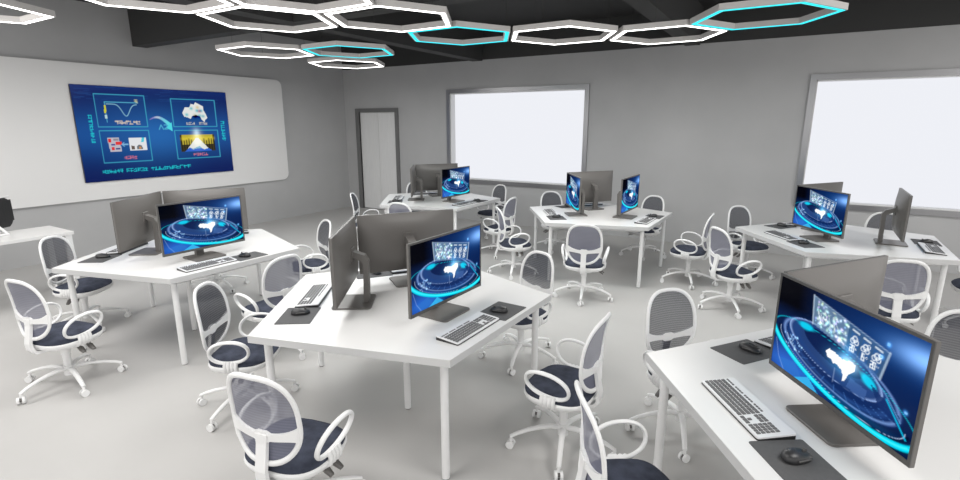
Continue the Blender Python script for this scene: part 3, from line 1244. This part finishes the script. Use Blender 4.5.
chair0 = make_chair()
OFF = {'A': (.26, -1.20, 101), 'B': (1.14, 0., 180), 'C': (.43, 1.03, 248), 'D': (-.90, .75, 320), 'E': (-.89, -.82, 32)}
CH = [
    (1, 'A', -0.01, 0.05, 0, 'nearest office chair, back to the viewer, below the centre foreground desk'),
    (1, 'B', 0.01, 0.06, 0, 'office chair turned left at the right corner of the centre foreground desk'),
    (1, 'C', -0.03, -0.04, 0, 'office chair behind the right rear edge of the centre foreground desk'),
    (1, 'D', 0, 0, 0, 'office chair hidden partly behind the dark monitors of the centre foreground desk'),
    (1, 'E', 0, 0.18, 0, 'office chair at the left front corner of the centre foreground desk'),
    (2, 'A', 0.02, 0.04, 0, 'office chair standing clear in front of the left desk'),
    (2, 'B', 0, 0, 0, 'office chair tucked between the left desk and centre foreground desk'),
    (2, 'C', -0.05, 0.03, 0, 'office chair behind the right rear side of the left desk'),
    (2, 'D', 0, 0, 0, 'office chair behind the monitors of the left desk'),
    (2, 'E', -0.04, 0.26, 0, 'office chair at the left side of the left desk, before white table'),
    (3, 'C', 0, 0, 0, 'office chair at the right picture edge behind the largest lit screen'),
    (3, 'D', 0.01, -0.11, 0, 'office chair behind the left corner of the lower-right desk'),
    (3, 'E', -0.02, 0.22, 0, 'office chair at the bottom edge, left of the lower-right desk'),
    (4, 'A', 0, 0, 0, 'office chair, back to viewer, in front of the desk below right window'),
    (4, 'B', 0, 0, 0, 'office chair cut by the right edge beside the desk below right window'),
    (4, 'C', 0, 0, 0, 'office chair behind the desk below the right window'),
    (4, 'D', 0, 0, 0, 'office chair at the far left corner of the desk below right window'),
    (4, 'E', -0.06, 0.17, 8, 'office chair turned right, in front of left corner of desk below right window'),
    (5, 'A', 0, 0, 4, 'office chair, back to viewer, in front of the desk between the windows'),
    (5, 'B', 0.03, -0.01, 0, 'office chair turned left, standing right of the desk between the windows'),
    (5, 'C', -0.05, 0, 0, 'office chair behind the right side of the desk between the windows'),
    (5, 'D', 0, 0, 0, 'office chair behind the left side of the desk between the windows'),
    (5, 'E', 0.04, 0.06, 8, 'office chair turned right, left of the desk between the windows'),
    (6, 'A', -0.05, 0.17, 0, 'office chair, back to viewer, in front of the desk under left window'),
    (6, 'B', 0, 0, 0, 'office chair turned left at right end of the desk under left window'),
    (6, 'C', -0.05, 0.05, 0, 'office chair behind the right rear corner of desk under left window'),
    (6, 'D', -0.06, 0.02, 0, 'office chair behind the desk under left window, before the grey door'),
    (6, 'E', 0.1, 0.07, 0, 'office chair at left front of the desk under left window, turned right'),
]
for dk, s, dx, dy, da, lb in CH:
    ox, oy, h = OFF[s]
    place(chair0, (DESKS[dk][0] + ox + dx, DESKS[dk][1] + oy + dy, 0), R(h + da - 90), lb)

# ------------------------------------------------------------------ lecturer's table at the left
tb = thing('side_table', 'long white rectangular table below the wall board at the left edge', 'table', (-6.96, 1.4, 0))
tm = MB()
tm.box((-.31, -1.0, .715), (.31, .98, .75), M['desk'], None, .003)
tm.build('tabletop', tb)
for sy in (-.94, .93):
    for sx in (-.27, .27):
        lg = MB()
        lg.box((sx - .03, sy - .03, 0), (sx + .03, sy + .03, .715), M['metal_white'], None, .003)
        lg.build('leg', tb)
cmn = thing('curved_monitor', 'dark curved monitor with white foot on the side table', 'monitor', (-7.12, 1.77, .75), R(-90 + 12))
b = MB()
rings = []
n = 18
for i in range(n + 1):
    a = R(-26 + 52 * i / n)
    rr = .72
    x = rr * math.sin(a)
    y = -rr * (1 - math.cos(a)) + .0
    th = .016 + .02 * math.cos(a * 2.6)
    e = .07 if i in (0, n) else (.022 if i in (1, n - 1) else 0)
    rings.append([(x, y, .06 + e), (x, y, .375 - e), (x, y + th, .375 - e * 1.2), (x, y + th + .004, .35), (x, y + th + .004, .12), (x, y + th, .06 + e * 1.2)])
b.loft(rings, M['black'], False)
b.build('housing', cmn)
t_ = MB()
t_.tube([(rr * math.sin(R(-26 + 52 * i / 16)), -rr * (1 - math.cos(R(-26 + 52 * i / 16))) + .008, .380) for i in range(17)], .008, M['white'], 6)
t_.build('top_rim', cmn)
s_ = MB()
for sx in (-1, 1):
    s_.tube([(0, .06, .26), (sx * .05, .10, .14), (sx * .13, .15, .012)], .013, M['white'], 8)
s_.tube([(-.14, .15, .010), (.14, .15, .010)], .010, M['white'], 8)
s_.tube([(0, .03, .26), (0, .065, .26)], .03, M['white'], 12)
s_.tube([(0, .06, .26), (0, .02, .10), (0, -.10, .010)], .012, M['white'], 8)
s_.build('stand', cmn)

# ------------------------------------------------------------------ light, camera, view
wd = bpy.data.worlds.new('World')
scn.world = wd
wd.use_nodes = True
wd.node_tree.nodes['Background'].inputs['Color'].default_value = (1, .985, .965, 1)
wd.node_tree.nodes['Background'].inputs['Strength'].default_value = 1.15

# unseen area lights added overhead to fill the room, no fixtures
for (x, y, sz, en) in ((1.6, 1.6, 1.8, 75), (-2.6, .3, 1.8, 70), (3.2, 5.6, 1.8, 70), (-6.2, .2, 1.6, 70)):
    ld = bpy.data.lights.new('overhead_fill', 'AREA')
    ld.shape = 'SQUARE'
    ld.size = sz
    ld.energy = en
    ld.color = (1, .985, .96)
    lo = bpy.data.objects.new('overhead_fill', ld)
    COL.objects.link(lo)
    lo.location = (x, y, 3.5)

cam = bpy.data.cameras.new('camera')
cam.sensor_width = 36
cam.lens = 36 * 506.69 / 960
cam.clip_start = .05
co = bpy.data.objects.new('camera', cam)
COL.objects.link(co)
yaw, pitch = -.5409, .2247
co.location = (0, 0, 1.898)
co.rotation_euler = (PI / 2 - pitch, 0, -yaw)
scn.camera = co

vs_ = scn.view_settings
vs_.view_transform = 'Standard'
vs_.look = 'None'
vs_.gamma = 1
vs_.use_curve_mapping = False
vs_.exposure = .36
scn.cycles.use_denoising = True
scn.cycles.max_bounces = 8
scn.cycles.diffuse_bounces = 4
scn.cycles.transparent_max_bounces = 16
